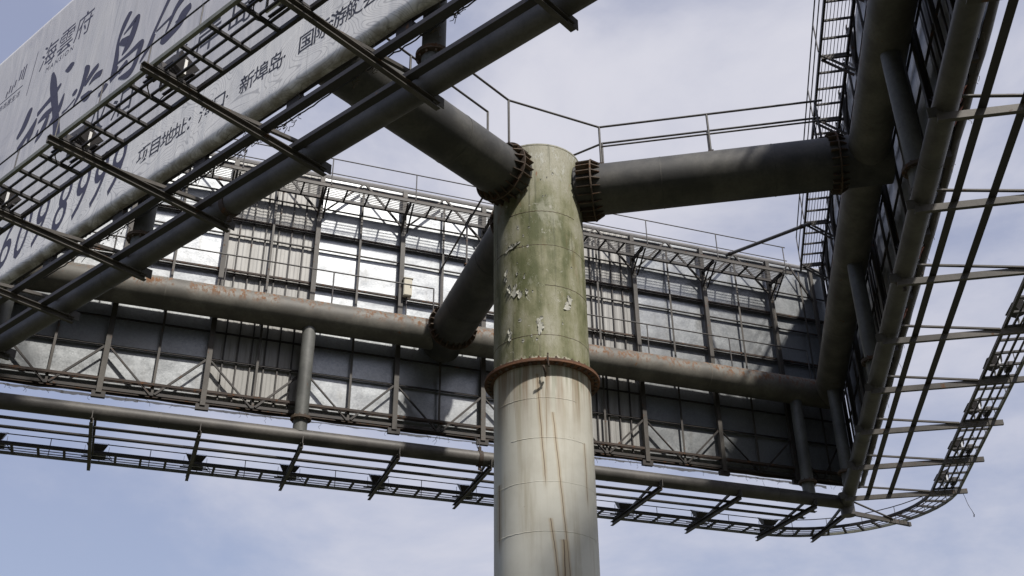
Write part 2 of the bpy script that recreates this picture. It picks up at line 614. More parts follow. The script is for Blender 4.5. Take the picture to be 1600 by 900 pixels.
def copy_side(root, k):
    """the same thing on another side of the triangle: copies of it, its parts and their sub-parts"""
    r = link(root.copy())
    base = Vector(root['_base'])
    r.location = Matrix.Rotation(R(-120.0 * k), 3, 'Z') @ base + Vector((0, 0, EYE))
    r.rotation_euler = (0, 0, R(-120.0 * k))
    ROOTS.append(r)
    for ch in list(root.children):
        c = link(ch.copy())
        c.parent = r
        for g in list(ch.children):
            d = link(g.copy())
            d.parent = c
    return r


# ------------------------------------------------------------------ measures (metres; heights from the eye)
RHO = 6.55                                    # main pipes to the column axis
ZM, ZL = 12.858, 9.686                        # main pipe, lower pipe
RM, RL, RA = 0.39, 0.178, 0.525               # radii: main pipe, lower pipe, arm
BAY = 2.27
POSTS = [(i - 4.5) * BAY for i in range(10)]  # -10.2 .. 10.2
O_POST, O_RAIL, O_SHEET, O_BAN = 7.00, 7.10, 7.175, 7.245
Z_BOT, Z_TOP = 10.45, 17.5
SIDE = ['far', 'right', 'left']

# ------------------------------------------------------------------ ground
g = MB()
N = 24
for i in range(N + 1):
    for j in range(N + 1):
        a, b = (i / N - 0.5), (j / N - 0.5)
        g.v.append((a * abs(a) * 8000, b * abs(b) * 8000, 0.0))
for i in range(N):
    for j in range(N):
        g.f.append((i * (N + 1) + j, (i + 1) * (N + 1) + j, (i + 1) * (N + 1) + j + 1, i * (N + 1) + j + 1))
        g.smooth.append(False)
ground = link(bpy.data.objects.new('ground', g.mesh('ground')))
ground.data.materials.append(MAT['ground'])
tag(ground, kind='structure')

# ------------------------------------------------------------------ column
col = thing('support_column', (0, 0, -EYE))
tag(col, 'thick round steel column, green-stained above the rusty flange and cream below', 'column')
Z_FL, Z_CT = 8.62, 13.52
RC = 0.9


def shaft(z0, z1, r, n=72, rows=1):
    m = MB()
    for q in range(rows + 1):
        z = z0 + (z1 - z0) * q / rows
        for i in range(n):
            a = 2 * math.pi * i / n
            m.v.append((r * math.cos(a), r * math.sin(a), z))
    for q in range(rows):
        for i in range(n):
            m.f.append((q * n + i, q * n + (i + 1) % n, (q + 1) * n + (i + 1) % n, (q + 1) * n + i))
            m.smooth.append(True)
    return m


s = shaft(Z_FL + 0.02, Z_CT, RC)
part('upper_shaft', s, 'col_up', col)
s = shaft(-EYE, Z_FL - 0.025, RC)
part('lower_shaft', s, 'col_low', col)
m = MB().tube((0, 0, Z_CT - 0.02), (0, 0, Z_CT + 0.012), RC + 0.006, 72)
part('top_plate', m, 'col_up', col)


def ring(r0, r1, z0, z1, n=72):
    m = MB()
    for r, z in ((r0, z0), (r1, z0), (r1, z1), (r0, z1)):
        for i in range(n):
            a = 2 * math.pi * i / n
            m.v.append((r * math.cos(a), r * math.sin(a), z))
    for q in range(4):
        for i in range(n):
            m.f.append((q * n + i, q * n + (i + 1) % n, ((q + 1) % 4) * n + (i + 1) % n, ((q + 1) % 4) * n + i))
            m.smooth.append(False)
    return m


fl = part('flange', ring(RC - 0.01, 1.075, -0.03, 0.0), 'flange', col, (0, 0, Z_FL))
sub('upper_flange', ring(RC - 0.01, 1.07, 0.003, 0.032), 'flange', fl)
bolt = MB().tube((0, 0, -0.06), (0, 0, 0.10), 0.017, 8)
bolt.tube((0, 0, 0.032), (0, 0, 0.066), 0.034, 6)
bolt.tube((0, 0, -0.062), (0, 0, -0.03), 0.034, 6)
bolt_me = bolt.mesh('bolt')
for i in range(40):
    a = 2 * math.pi * (i + 0.3) / 40
    b = sub('bolt', bolt_me, 'collar', fl, (1.0 * math.cos(a), 1.0 * math.sin(a), random.uniform(-0.006, 0.004)))
    b.rotation_euler = (0, 0, a)
for z, a0, a1 in ((11.9, -150, -60), (11.13, -180, 180), (10.24, -105, 20), (9.2, -180, 180), (7.95, -170, -70), (6.41, -180, 180), (5.55, -180, -40), (7.2, -150, -60), (4.6, -180, 180)):
    pts = []
    for i in range(49):
        a = R(a0 + (a1 - a0) * i / 48)
        pts.append((0.8985 * math.cos(a), 0.8985 * math.sin(a), z + 0.004 * math.sin(i * 1.7)))
    part('weld_seam', MB().path(pts, 0.0065, 5), 'col_low' if z < 8 else 'collar', col)
m = MB().path([(-0.31, -1.10, 8.70), (-0.315, -1.10, 8.60), (-0.30, -1.08, 8.50), (-0.295, -1.09, 8.44)], 0.018, 6)
part('bent_rod', m, 'rusty', col)
m = MB().path([(-0.40, -1.09, 8.45), (-0.37, -1.06, 8.40), (-0.33, -1.01, 8.35), (-0.30, -0.92, 8.33)], 0.022, 6)
part('hook', m, 'rusty', col)
# scraps of old posters and curled paint on the green part
for ca, cz, w, h in ((-148, 11.18, 0.20, 0.13), (-139, 11.21, 0.10, 0.09), (-156, 10.58, 0.10, 0.22), (-150, 10.28, 0.09, 0.20), (-143, 10.18, 0.14, 0.20), (-136, 10.10, 0.12, 0.16),
                     (-139, 10.55, 0.05, 0.06), (-150, 9.30, 0.10, 0.22), (-112, 9.38, 0.13, 0.26), (-127, 10.12, 0.06, 0.12), (-78, 9.85, 0.16, 0.14), (-74, 10.0, 0.12, 0.16)):
    m = MB()
    n = 22
    ph = random.uniform(0, 6.28)
    rim = []
    for i in range(n):
        a_ = 2 * math.pi * i / n
        rr_ = 0.52 + 0.15 * math.sin(2 * a_ + ph) + 0.09 * math.sin(3 * a_ + 2 * ph) + random.uniform(-0.13, 0.10)
        rim.append((max(0.12, rr_), a_))
    m.v.append((RC + 0.005, 0, cz))
    for f, lift in ((0.55, 0.0), (1.0, 1.0)):
        for rr_, a_ in rim:
            u_, q = math.cos(a_) * rr_ * f * w, math.sin(a_) * rr_ * f * h
            lf_ = 0.005 + lift * max(0.0, random.uniform(-0.012, 0.028))
            m.v.append((RC + lf_, u_, cz + q + 0.35 * u_))
    m.v = [(r_ * math.cos(R(ca) + u_ / RC), r_ * math.sin(R(ca) + u_ / RC), z_) for r_, u_, z_ in m.v]
    for i in range(n):
        m.f += [(0, 1 + i, 1 + (i + 1) % n), (1 + i, 1 + n + i, 1 + n + (i + 1) % n, 1 + (i + 1) % n)]
        m.smooth += [False, False]
    part('paper_scrap', m, 'paper', col)

for q in range(34):                            # small loose flakes of paint
    ca, cz = R(random.gauss(-128, 24)), random.choice((random.uniform(8.9, 11.6), random.gauss(12.6, 0.4)))
    a_ = random.uniform(0.012, 0.04)
    pts = [(math.cos(t) * a_ * random.uniform(0.5, 1.3), math.sin(t) * a_ * random.uniform(0.6, 1.8)) for t in (0, 1.1, 2.2, 3.2, 4.3, 5.3)]
    vs = [((RC + 0.004 + (0.014 if i in (1, 2) else 0.0)) * math.cos(ca + u_ / RC), (RC + 0.004 + (0.014 if i in (1, 2) else 0.0)) * math.sin(ca + u_ / RC), cz + z_) for i, (u_, z_) in enumerate(pts)]
    part('paint_flake', MB().add(vs, [(0, 1, 2), (0, 2, 3), (0, 3, 4), (0, 4, 5)]), 'paper', col)

# ------------------------------------------------------------------ arms from the column to the main pipes
arm = thing('support_arm', (0, 1.0, ZM))
part('pipe', MB().tube((0, 0.80, ZM), (0, 6.98, ZM), RA, 48), 'pipe', arm)


def collar(y, fin_a, fin_b, ro):
    """ring plate at y with stiffening fins on both sides"""
    me = MB()
    n = 48
    for yy, r in ((y - 0.014, RA), (y - 0.014, ro), (y + 0.014, ro), (y + 0.014, RA)):
        for i in range(n):
            a = 2 * math.pi * i / n
            me.v.append((r * math.cos(a), yy, ZM + r * math.sin(a)))
    for q in range(4):
        for i in range(n):
            me.f.append((q * n + i, q * n + (i + 1) % n, ((q + 1) % 4) * n + (i + 1) % n, ((q + 1) % 4) * n + i))
            me.smooth.append(False)
    rg = part('collar_ring', me, 'collar', arm)
    for sgn, ln, tip in ((-1, fin_a, 0.9), (1, fin_b, 0.15)):
        fin = MB()
        y0, y1 = y + sgn * 0.014, y + sgn * ln
        hh = ro - RA - 0.012
        p = [(RA - 0.01, y0), (RA + hh, y0), (RA + hh * tip, y1), (RA - 0.01, y1)]
        th = 0.009
        fin.add([(r, yy, -th) for r, yy in p] + [(r, yy, th) for r, yy in p],
                [(3, 2, 1, 0), (4, 5, 6, 7), (0, 1, 5, 4), (1, 2, 6, 5), (2, 3, 7, 6), (3, 0, 4, 7)])
        fm = fin.mesh('fin')
        for i in range(22):
            f = sub('fin', fm, 'collar', rg)
            f.location = (0, 0, ZM)
            f.rotation_euler = (0, -2 * math.pi * (i + 0.5) / 22, 0)


collar(1.16, 0.30, 0.18, 0.645)
collar(5.98, 0.16, 0.16, 0.635)
for x in (0.16, -0.40):
    zb = ZM + math.sqrt(RA ** 2 - x * x) - 0.01
    for y in (1.36, 3.58, 5.75):
        p = part('handrail_post', MB().tube((x, y, zb), (x, y, 14.33), 0.024, 10), 'rail_tube', arm)
        sub('foot', MB().box((x, y, zb + 0.02), (0.11, 0.11, 0.035)), 'rusty', p)
    part('handrail', MB().tube((x, 1.36, 14.33), (x, 5.9, 14.33), 0.024, 10), 'rail_tube', arm)
    if x > 0:
        part('mid_rail', MB().tube((x, 1.36, 13.82), (x, 5.9, 13.82), 0.02, 10), 'rail_tube', arm)
for y in (2.55, 4.75):
    part('weld_ring', MB().tube((0, y - 0.012, ZM), (0, y + 0.012, ZM), RA + 0.005, 48), 'pipe', arm)
arms = [arm, copy_side(arm, 1), copy_side(arm, 2)]
for o, t in zip(arms, ('thick dark pipe arm running back from the column to the far main pipe', 'thick dark pipe arm running right from the column top', 'thick dark pipe arm rising to the upper left from the column top')):
    tag(o, t, 'pipe arm', 'pipe arms on the column')
# one rail joins the railings of the two near arms in front of the column head
rot1, rot2 = Matrix.Rotation(R(-120), 3, 'Z'), Matrix.Rotation(R(-240), 3, 'Z')
p0, p1 = rot1 @ Vector((0.16, 1.36, 14.33)), rot2 @ Vector((-0.40, 1.36, 14.33))
part('link_rail', MB().tube(p0, p1, 0.024, 10), 'rail_tube', col)
p0, p1 = rot1 @ Vector((-0.40, 1.36, 14.33)), Vector((0.16, 1.36, 14.33))
part('link_rail', MB().tube(p0, p1, 0.024, 10), 'rail_tube', col)
part('link_rail', MB().tube(p0 - Vector((0, 0, 0.51)), p1 - Vector((0, 0, 0.51)), 0.02, 10), 'rail_tube', col)

# ------------------------------------------------------------------ main pipes


def mitre(q, e):
    q = q.copy()
    q.x = e * (q.y * S3 - 0.01)
    return q


mp = thing('main_pipe', (0, RHO, ZM))
L = RHO * S3
part('pipe', MB().tube((-L, RHO, ZM), (L, RHO, ZM), RM, 40, mitre=mitre), 'pipe_rusty', mp)
for x in (-6.9, 7.4):
    part('weld_ring', MB().tube((x - 0.012, RHO, ZM), (x + 0.012, RHO, ZM), RM + 0.005, 40), 'pipe_rusty', mp)
zt = ZM + RM - 0.01
for grp in ((-10.8, -8.2, -5.6, -2.97, -0.36), (0.75, 3.15, 5.74, 8.3, 10.85)):
    for x in grp:
        p = part('handrail_post', MB().tube((x, RHO, zt), (x, RHO, 14.2), 0.019, 8), 'rail_tube', mp)
        sub('foot', MB().box((x, RHO, zt + 0.015), (0.10, 0.09, 0.035)), 'rusty', p)
    part('handrail', MB().tube((grp[0], RHO, 14.2), (grp[-1], RHO, 14.2), 0.019, 8), 'rail_tube', mp)
mps = [mp, copy_side(mp, 1), copy_side(mp, 2)]
for o, t in zip(mps, ('rust-spotted grey main pipe along the inside of the far billboard', 'dark main pipe along the inside of the right billboard', 'grey main pipe hidden behind the left printed billboard')):
    tag(o, t, 'pipe', 'main pipes')

# ------------------------------------------------------------------ lower frame: hanging pipe with brackets
lf = thing('pipe_gantry', (0, RHO, ZL))
part('pipe', MB().tube((-L, RHO, ZL), (L, RHO, ZL), RL, 32, mitre=mitre), 'low_pipe', lf)
for x in (-6.55, -1.0, 4.3, 9.2):
    part('weld_ring', MB().tube((x - 0.01, RHO, ZL), (x + 0.01, RHO, ZL), RL + 0.004, 32), 'low_pipe', lf)
hz0, hz1 = ZL + 0.10, ZM - RM + 0.06
han = MB().tube((0, 0, hz0), (0, 0, hz1), 0.165, 28).mesh('hanger')
fla = MB().tube((0, 0, 10.10), (0, 0, 10.128), 0.245, 28).tube((0, 0, 10.132), (0, 0, 10.16), 0.245, 28)
for i in range(10):
    a = 2 * math.pi * i / 10
    fla.tube((0.205 * math.cos(a), 0.205 * math.sin(a), 10.06), (0.205 * math.cos(a), 0.205 * math.sin(a), 10.20), 0.016, 6)
fla = fla.mesh('hanger_flange')
for x in (-10.2, -3.46, 3.46, 10.2):
    h = part('hanger', han, 'hanger', lf, (x, RHO, 0))
    sub('hanger_flange', fla, 'collar', h)
ZW = 9.42                                     # bracket level
O_IN, O_OUT = 8.60, 9.27                      # walkway edges


def bracket_parts(root, p_in, p_out, k_in=0.0):
    """plate under the pipe, beam out to the walkway, tie from the pipe's outer side, all along one direction"""
    p_in, p_out = Vector(p_in), Vector(p_out)
    d = (p_out - p_in).normalized()
    side_ = d.cross(Vector((0, 0, 1)))
    b = part('bracket_beam', MB().channel(p_in + d * k_in, p_out, 0.075, 0.115), 'bracket', root)
    sub_b = MB().bar(p_in + Vector((0, 0, 0.02)), p_in + Vector((0, 0, 0.19)), 0.014, 0.20, d)
    o = sub('gusset_plate', sub_b, 'low_pipe', b)
    a0 = p_in + d * 0.17 + Vector((0, 0, ZL + 0.07 - ZW))
    a1 = p_in + d * ((p_out - p_in).length * 0.70) + Vector((0, 0, 0.05))
    part('tie', MB().angle(a0 + side_ * 0.05, a1 + side_ * 0.05, 0.055, 0.055), 'bracket', root)


for x in POSTS:
    bracket_parts(lf, (x, RHO - 0.18, ZW), (x, 9.42, ZW))
for o_, w_ in ((6.97, 0.12), (7.52, 0.12)):
    part('long_bar', MB().angle((-10.62, o_, ZW + 0.098), (10.62, o_, ZW + 0.098), w_, 0.075), 'walk', lf)
# corner brackets at the +x end
ACX, ACY = 10.3, O_OUT - (O_OUT * S3 - 10.3) / S3
RO, RI = O_OUT - ACY, O_IN - ACY
corner = Vector((L, RHO, ZW))
for dg in (38.0, 78.0):
    a = R(90.0 - dg)
    tip = Vector((ACX + (RO + 0.12) * math.cos(R(90 - dg + (4 if dg > 60 else 12))), ACY + (RO + 0.12) * math.sin(R(90 - dg + (4 if dg > 60 else 12))), ZW))
    bracket_parts(lf, corner, tip)
part('corner_sleeve', MB().tube((L, RHO, ZL - 0.36), (L, RHO, ZL + 0.26), 0.19, 28), 'low_pipe', lf)
m = MB().tube((0.86, RHO, ZL), (0.96, RHO, ZL), RL + 0.02, 28)
m.box((0.91, RHO - 0.02, ZL + RL + 0.06), (0.07, 0.05, 0.12)).box((0.91, RHO - 0.02, ZL - RL - 0.06), (0.07, 0.05, 0.12))
part('pipe_clamp', m, 'rusty', lf)
lfs = [lf, copy_side(lf, 1), copy_side(lf, 2)]
for o, t in zip(lfs, ('hanging pipe gantry with outrigger brackets under the far billboard', 'hanging pipe gantry with outrigger brackets under the right billboard', 'hanging pipe gantry crossing in front of the left printed billboard')):
    tag(o, t, 'gantry', 'pipe gantries under the billboards')

# ------------------------------------------------------------------ front walkways with rounded corners
wk = thing('front_walkway', (0, 9.0, ZW))
ZD = ZW + 0.115


def lane(off):
    """centre line of a rail at this distance: straight run, then round the corner to the next side"""
    r = off - ACY
    pts = [(-10.3 + 20.6 * i / 8, off) for i in range(9)]
    for i in range(1, 19):
        a = R(90 - 120.0 * i / 18)
        pts.append((ACX + r * math.cos(a), ACY + r * math.sin(a)))
    return pts


def lane3(off, z):
    return [(x, y, z) for x, y in lane(off)]


part('inner_rail', MB().sweep(lane3(O_IN, ZD), 0.055, 0.065), 'walk', wk)
part('outer_rail', MB().sweep(lane3(O_OUT, ZD), 0.05, 0.07), 'walk_edge', wk)
for q in (0.25, 0.5, 0.75):
    part('deck_rod', MB().sweep(lane3(O_IN + (O_OUT - O_IN) * q, ZD + 0.012), 0.034, 0.025), 'walk', wk)
step_ = BAY / 4
cb = MB().bar((0, O_IN + 0.03, 0), (0, O_OUT - 0.03, 0), 0.058, 0.04).mesh('cross_bar')
for i in range(37):
    part('cross_bar', cb, 'walk', wk, ((i - 18) * step_, 0, ZD - 0.012))
for i in range(1, 14):
    a = R(90 - 120.0 * i / 14)
    c_, s_ = math.cos(a), math.sin(a)
    part('cross_bar', MB().bar((ACX + (RI + .025) * c_, ACY + (RI + .025) * s_, ZD - 0.012), (ACX + (RO - .025) * c_, ACY + (RO - .025) * s_, ZD - 0.012), 0.06, 0.05), 'walk', wk)
ZH = ZD + 0.46
part('handrail', MB().path(lane3(O_OUT - 0.02, ZH), 0.013, 6), 'walk', wk)
hp = MB().tube((0, 0, 0), (0, 0, ZH - ZD - 0.01), 0.010, 6).mesh('handrail_post')
for i in range(19):
    part('handrail_post', hp, 'rail_tube', wk, ((i - 9) * BAY / 2 + 0.2, O_OUT - 0.02, ZD + 0.02))
for i in range(1, 7):
    a = R(90 - 120.0 * i / 7)
    part('handrail_post', hp, 'rail_tube', wk, (ACX + (RO - .02) * math.cos(a), ACY + (RO - .02) * math.sin(a), ZD + 0.02))
wks = [wk, copy_side(wk, 1), copy_side(wk, 2)]
for ch, q in zip([c for c in wk.children if c.name.startswith('deck_rod')], (0.25, 0.5, 0.75)):
    ch.data = MB().sweep(lane3(O_IN + (O_OUT - O_IN) * q, ZD + 0.012), 0.016, 0.016).mesh('deck_rod')
    ch.data.materials.append(MAT['walk'])
# the far walkway also has a fine wire deck and a sagging cable
wire = MB()
for q in range(1, 8):
    wire.sweep([(x, y, ZD + 0.034) for x, y in lane(O_IN + (O_OUT - O_IN) * q / 8)[:14]], 0.005, 0.005)
part('wire_deck', wire, 'rail_tube', wk)
pts = []
for i in range(37 * 4):
    x = -10.3 + i * step_ / 4
    pts.append((x, O_IN + 0.07, ZD + 0.06 - 0.05 * math.sin(math.pi * (i % 4) / 4)))
part('cable', MB().path(pts, 0.007, 5), 'cable', wk)
for o, t in zip(wks, ('narrow front walkway below the far billboard, curving round the right corner', 'narrow front walkway outside the right billboard, seen against the sky', 'narrow front walkway crossing over the printed left billboard')):
    tag(o, t, 'walkway', 'front walkways')

# ------------------------------------------------------------------ floodlights on the walkways
ORD = ['first', 'second', 'third', 'fourth', 'fifth', 'sixth', 'seventh', 'eighth', 'ninth', 'tenth']


def make_floodlight():
    o = thing('floodlight', (0, 8.92, ZD))
    m = MB()
    # tapered housing, open side facing up and back to the panel
    w, d, h = 0.25, 0.17, 0.17
    a = [(-w, -d, h), (w, -d, h), (w, d, h), (-w, d, h)]
    b = [(-w * 0.62, -d * 0.55, 0), (w * 0.62, -d * 0.55, 0), (w * 0.62, d * 0.55, 0), (-w * 0.62, d * 0.55, 0)]
    c_ = [(-w * 0.9, -d * 0.85, h - 0.01), (w * 0.9, -d * 0.85, h - 0.01), (w * 0.9, d * 0.85, h - 0.01), (-w * 0.9, d * 0.85, h - 0.01)]
    e = [(-w * 0.5, -d * 0.4, 0.02), (w * 0.5, -d * 0.4, 0.02), (w * 0.5, d * 0.4, 0.02), (-w * 0.5, d * 0.4, 0.02)]
    m.add(a + b, [(4, 7, 6, 5), (0, 4, 5, 1), (1, 5, 6, 2), (2, 6, 7, 3), (3, 7, 4, 0)])
    m.add(a + c_, [(0, 1, 5, 4), (1, 2, 6, 5), (2, 3, 7, 6), (3, 0, 4, 7)])
    for i in range(5):
        m.box((-0.10 + i * 0.05, 0, -0.012), (0.008, 0.16, 0.03))
    hs = part('housing', m, 'lamp_body', o, (0, 8.90, ZD + 0.16), (R(24), 0, 0))
    r_ = MB().add(c_ + e, [(4, 5, 6, 7), (0, 1, 5, 4), (1, 2, 6, 5), (2, 3, 7, 6), (3, 0, 4, 7)])
    sub('reflector', r_, 'lamp_metal', hs)
    sub('lamp_tube', MB().tube((-0.09, 0, 0.075), (0.09, 0, 0.075), 0.022, 10), 'lamp_metal', hs)
    sub('glass', MB().box((0, 0, h - 0.004), (w * 1.82, d * 1.72, 0.004)), 'glass', hs)
    y = MB()
    for s in (-1, 1):
        y.bar((s * 0.268, 8.90, ZD + 0.03), (s * 0.268, 8.90, ZD + 0.26), 0.008, 0.04, (0, 1, 0))
    y.bar((-0.272, 8.90, ZD + 0.026), (0.272, 8.90, ZD + 0.026), 0.04, 0.008)
    part('yoke', y, 'lamp_metal', o)
    b_ = MB().box((0.05, 9.10, ZD + 0.10), (0.32, 0.13, 0.11))
    bb = part('ballast_box', b_, 'lamp_body', o)
    sub('lid', MB().box((0.05, 9.10, ZD + 0.158), (0.30, 0.11, 0.012)), 'lamp_metal', bb)
    part('power_cable', MB().path([(0.2, 9.1, ZD + 0.07), (0.32, 9.05, ZD + 0.02), (0.38, 8.95, ZD - 0.06), (0.36, 8.82, ZD - 0.03), (0.25, 8.8, ZD + 0.05)], 0.009, 5), 'cable', o)
    m = MB()
    for yy in (8.80, 9.10):
        m.bar((-0.33, yy, ZD + 0.058), (0.33, yy, ZD + 0.058), 0.045, 0.02)
    part('mounting_bar', m, 'walk', o)
    return o


fl0 = make_floodlight()
first = True
for k, sd in enumerate(SIDE):
    rng = POSTS if k == 0 else (POSTS[:5] if k == 1 else POSTS[3:7])
    for i, x in enumerate(rng):
        if first:
            o, first = fl0, False
        else:
            o = copy_side(fl0, k)
        dx = random.uniform(-0.07, 0.07) + 0.16
        o.location = Matrix.Rotation(R(-120.0 * k), 3, 'Z') @ Vector((x + dx, 8.92, ZD)) + Vector((0, 0, EYE))
        o.rotation_euler = (0, 0, R(-120.0 * k) + random.uniform(-0.06, 0.06))
        if k == 0:
            if i < 6:
                lab = f'{ORD[5 - i]} floodlight to the left of the column on the far walkway'
            elif i == 6:
                lab = 'floodlight on the far walkway hidden behind the column'
            else:
                lab = f'{ORD[i - 7]} floodlight to the right of the column on the far walkway'
        elif k == 1:
            lab = f'{ORD[i]} floodlight from the curved corner along the right walkway'
        else:
            lab = ('left walkway floodlight at the top edge of the picture', 'left walkway floodlight above the address lettering, uppermost fully in view',
                   'left walkway floodlight below the first big brush character', 'left walkway floodlight at the left edge of the picture')[i]
        tag(o, lab, 'floodlight', 'floodlights on the front walkways')

# ------------------------------------------------------------------ billboards
bb = thing('billboard', (0, O_SHEET, Z_BOT))
XE = 12.28
post_me = MB().channel((0, O_POST, 10.34), (0, O_POST, 17.36), 0.12, 0.12, 0.02, (0, 1, 0)).mesh('post')
foot_me = MB().box((0, 0, 0), (0.30, 0.10, 0.14)).mesh('post_foot')
for x in POSTS:
    p = part('post', post_me, 'post', bb, (x, 0, 0))
    sub('post_foot', foot_me, 'dark', p, (0, O_POST + 0.02, 10.31))
for x in (-11.75, 11.75):
    part('post', MB().channel((0, O_POST, 10.34), (0, O_POST, 17.36), 0.10, 0.10, 0.02, (0, 1, 0)), 'post', bb, (x, 0, 0))
mid_me = MB().angle((0, O_RAIL - 0.055, 10.44), (0, O_RAIL - 0.055, 17.22), 0.055, 0.05, 0.01, (0, 1, 0)).mesh('mid_upright')
for i in range(-5, 6):
    x = i * BAY
    if abs(x) < XE:
        part('mid_upright', mid_me, 'post', bb, (x, 0, 0))
heavy = {17.44: 0.05, 15.65: 0.07, 14.10: 0.07, 10.72: 0.06, 10.46: 0.10}
for z in (17.44, 16.42, 15.65, 15.15, 14.10, 13.20, 12.33, 11.60, 10.72, 10.46):
    h = heavy.get(z, 0.05)
    part('cross_rail', MB().angle((-XE, O_RAIL, z), (XE, O_RAIL, z), 0.05, h), 'rusty' if z in heavy else 'dark', bb)
for z in (15.58, 14.02):
    part('cross_rail', MB().angle((-XE, O_RAIL - 0.01, z), (XE, O_RAIL - 0.01, z), 0.06, 0.04), 'dark', bb)
part('bottom_chord', MB().channel((-XE, O_POST - 0.02, 10.70), (XE, O_POST - 0.02, 10.70), 0.05, 0.06), 'rusty', bb)
part('bottom_chord', MB().channel((-XE, O_POST + 0.02, 10.47), (XE, O_POST + 0.02, 10.47), 0.06, 0.07), 'dark', bb)
part('top_chord', MB().channel((-XE, O_POST + 0.05, 17.40), (XE, O_POST + 0.05, 17.40), 0.04, 0.05), 'dark', bb)
xs = [-11.75] + POSTS + [11.75]
for a, b in zip(xs[:-1], xs[1:]):
    c_ = (a + b) / 2
    for e in (a, b):
        s = 1 if c_ > e else -1
        part('diagonal', MB().angle((e + s * 0.06, O_POST - 0.01, 11.50), (c_ - s * 0.05, O_POST - 0.01, 10.46), 0.05, 0.05), 'dark', bb)
        part('diagonal', MB().angle((e + s * 0.06, O_POST - 0.01, 16.22), (c_ - s * 0.05, O_POST - 0.01, 17.34), 0.05, 0.05), 'dark', bb)
# sheets: half a bay wide, four rows
rows = [(10.47, 12.33), (12.33, 14.10), (14.10, 15.65), (15.65, 17.46)]
half = BAY / 2
edges = [-XE] + [i * half for i in range(-10, 11)] + [XE]


def sheet_mesh(w, h, corr, seed):
    rnd = random.Random(seed)
    m = MB()
    nx, nz = (36 if corr else 5), 5
    ph = [rnd.uniform(-1, 1) for _ in range(4)]
    for iz in range(nz + 1):
        for ix in range(nx + 1):
            x, z = (ix / nx - 0.5) * w, (iz / nz - 0.5) * h
            y = 0.010 * (ph[0] * math.cos(2.2 * x + ph[1] * 3) * math.cos(1.6 * z + ph[2] * 3)) + 0.004 * ph[3] * z
            if corr:
                y += 0.0025 * (1 if (ix % 6) in (0, 1, 2) else -1)
            m.v.append((x, y, z))
    for iz in range(nz):
        for ix in range(nx):
            a = iz * (nx + 1) + ix
            m.f.append((a, a + 1, a + nx + 2, a + nx + 1))
            m.smooth.append(not corr)
    return m.mesh('sheet')


SH = {}
for ri, (z0, z1) in enumerate(rows):
    for x0, x1 in zip(edges[:-1], edges[1:]):
        c_ = (x0 + x1) / 2
        beige = 3.40 < abs(c_) < 5.68
        key = (ri, beige, round(x1 - x0, 3), random.randrange(3))
        if key not in SH:
            SH[key] = sheet_mesh(x1 - x0 + 0.012, z1 - z0 + 0.05, beige, str(key))
        o = part('sheet', SH[key], 'beige' if beige else 'galv', bb, (c_, O_SHEET + 0.008 * (ri % 2) + 0.003 * (int(c_ * 10) % 2), (z0 + z1) / 2),
                 (R(random.uniform(-0.5, 0.5)), 0, R(random.uniform(-0.4, 0.4))))
bat_me = MB().bar((0, O_RAIL + 0.035, 10.5), (0, O_RAIL + 0.035, 17.2), 0.032, 0.03, (0, 1, 0)).mesh('batten')
for s in (-1, 1):
    for q in (1, 2, 3, 4.0, 5, 6):
        x = s * (3.405 + BAY * q / 7)
        part('batten', bat_me, 'dark', bb, (x, 0, 0))


def banner_mesh():
    m = MB()
    prof = [(O_BAN - 0.06, 17.60), (O_BAN, 17.57)] + [(O_BAN, 17.5 - i * 0.86) for i in range(8)] + [(O_BAN, 10.70), (O_BAN, 10.60), (O_BAN, 10.53), (O_BAN - 0.008, 10.475), (O_BAN - 0.035, 10.425), (O_BAN - 0.09, 10.395), (O_BAN - 0.17, 10.39)]
    n = 48
    rnd = random.Random(5)
    for i in range(n + 1):
        x = -XE - 0.02 + (2 * XE + 0.04) * i / n
        for q, (y, z) in enumerate(prof):
            dz = 0.012 * math.sin(i * 1.9) + rnd.uniform(-0.012, 0.012) if q > 12 else 0.0
            m.v.append((x, y, z + dz))
    k_ = len(prof)
    for i in range(n):
        for q in range(k_ - 1):
            m.f.append((i * k_ + q, i * k_ + q + 1, (i + 1) * k_ + q + 1, (i + 1) * k_ + q))
            m.smooth.append(True)
    return m


ban = part('banner', banner_mesh(), 'banner', bb)
md = ban.modifiers.new('thickness', 'SOLIDIFY')
md.thickness = 0.004
md.offset = -1.0
# ragged strips and dead tendrils along the lower edge
m = MB()
rnd = random.Random(9)
x = -XE
while x < XE - 1.2:
    ln = rnd.uniform(0.5, 2.2)
    n = int(ln / 0.06)
    vs = []
    hgt, sag = rnd.uniform(0.03, 0.075), rnd.choice((0.0, 0.0, 0.01, 0.035))
    cur = 0.0
    for i in range(n + 1):
        f = i / n
        cur = 0.6 * cur + 0.4 * rnd.uniform(-0.6, 1.0)
        zt_ = 10.405 - sag * math.sin(math.pi * f)
        y = O_BAN + 0.005 + 0.01 * math.sin(i * 0.7)
        vs += [(x + ln * f, y, zt_), (x + ln * f, y + 0.012, zt_ - max(0.008, hgt * (0.8 + 0.7 * cur)))]
    m.add(vs, [(2 * i, 2 * i + 1, 2 * i + 3, 2 * i + 2) for i in range(n)])
    x += ln - rnd.uniform(0.0, 0.1)
torn_mb = m
m = MB()
for q in range(46):
    x = rnd.uniform(-XE, XE)
    p = Vector((x, O_BAN - rnd.uniform(0.02, 0.2), 10.38))
    pts = [p]
    for i in range(rnd.randrange(3, 6)):
        p = p + Vector((rnd.uniform(-0.05, 0.05), rnd.uniform(-0.02, 0.02), -rnd.uniform(0.01, 0.06)))
        pts.append(p)
    m.path(pts, 0.0045, 3)
o = part('hanging_threads', m, 'tendril', bb)
tag(o, kind='stuff')
bbs = [bb, copy_side(bb, 1), copy_side(bb, 2)]
part('torn_edge', torn_mb, 'torn', bb)
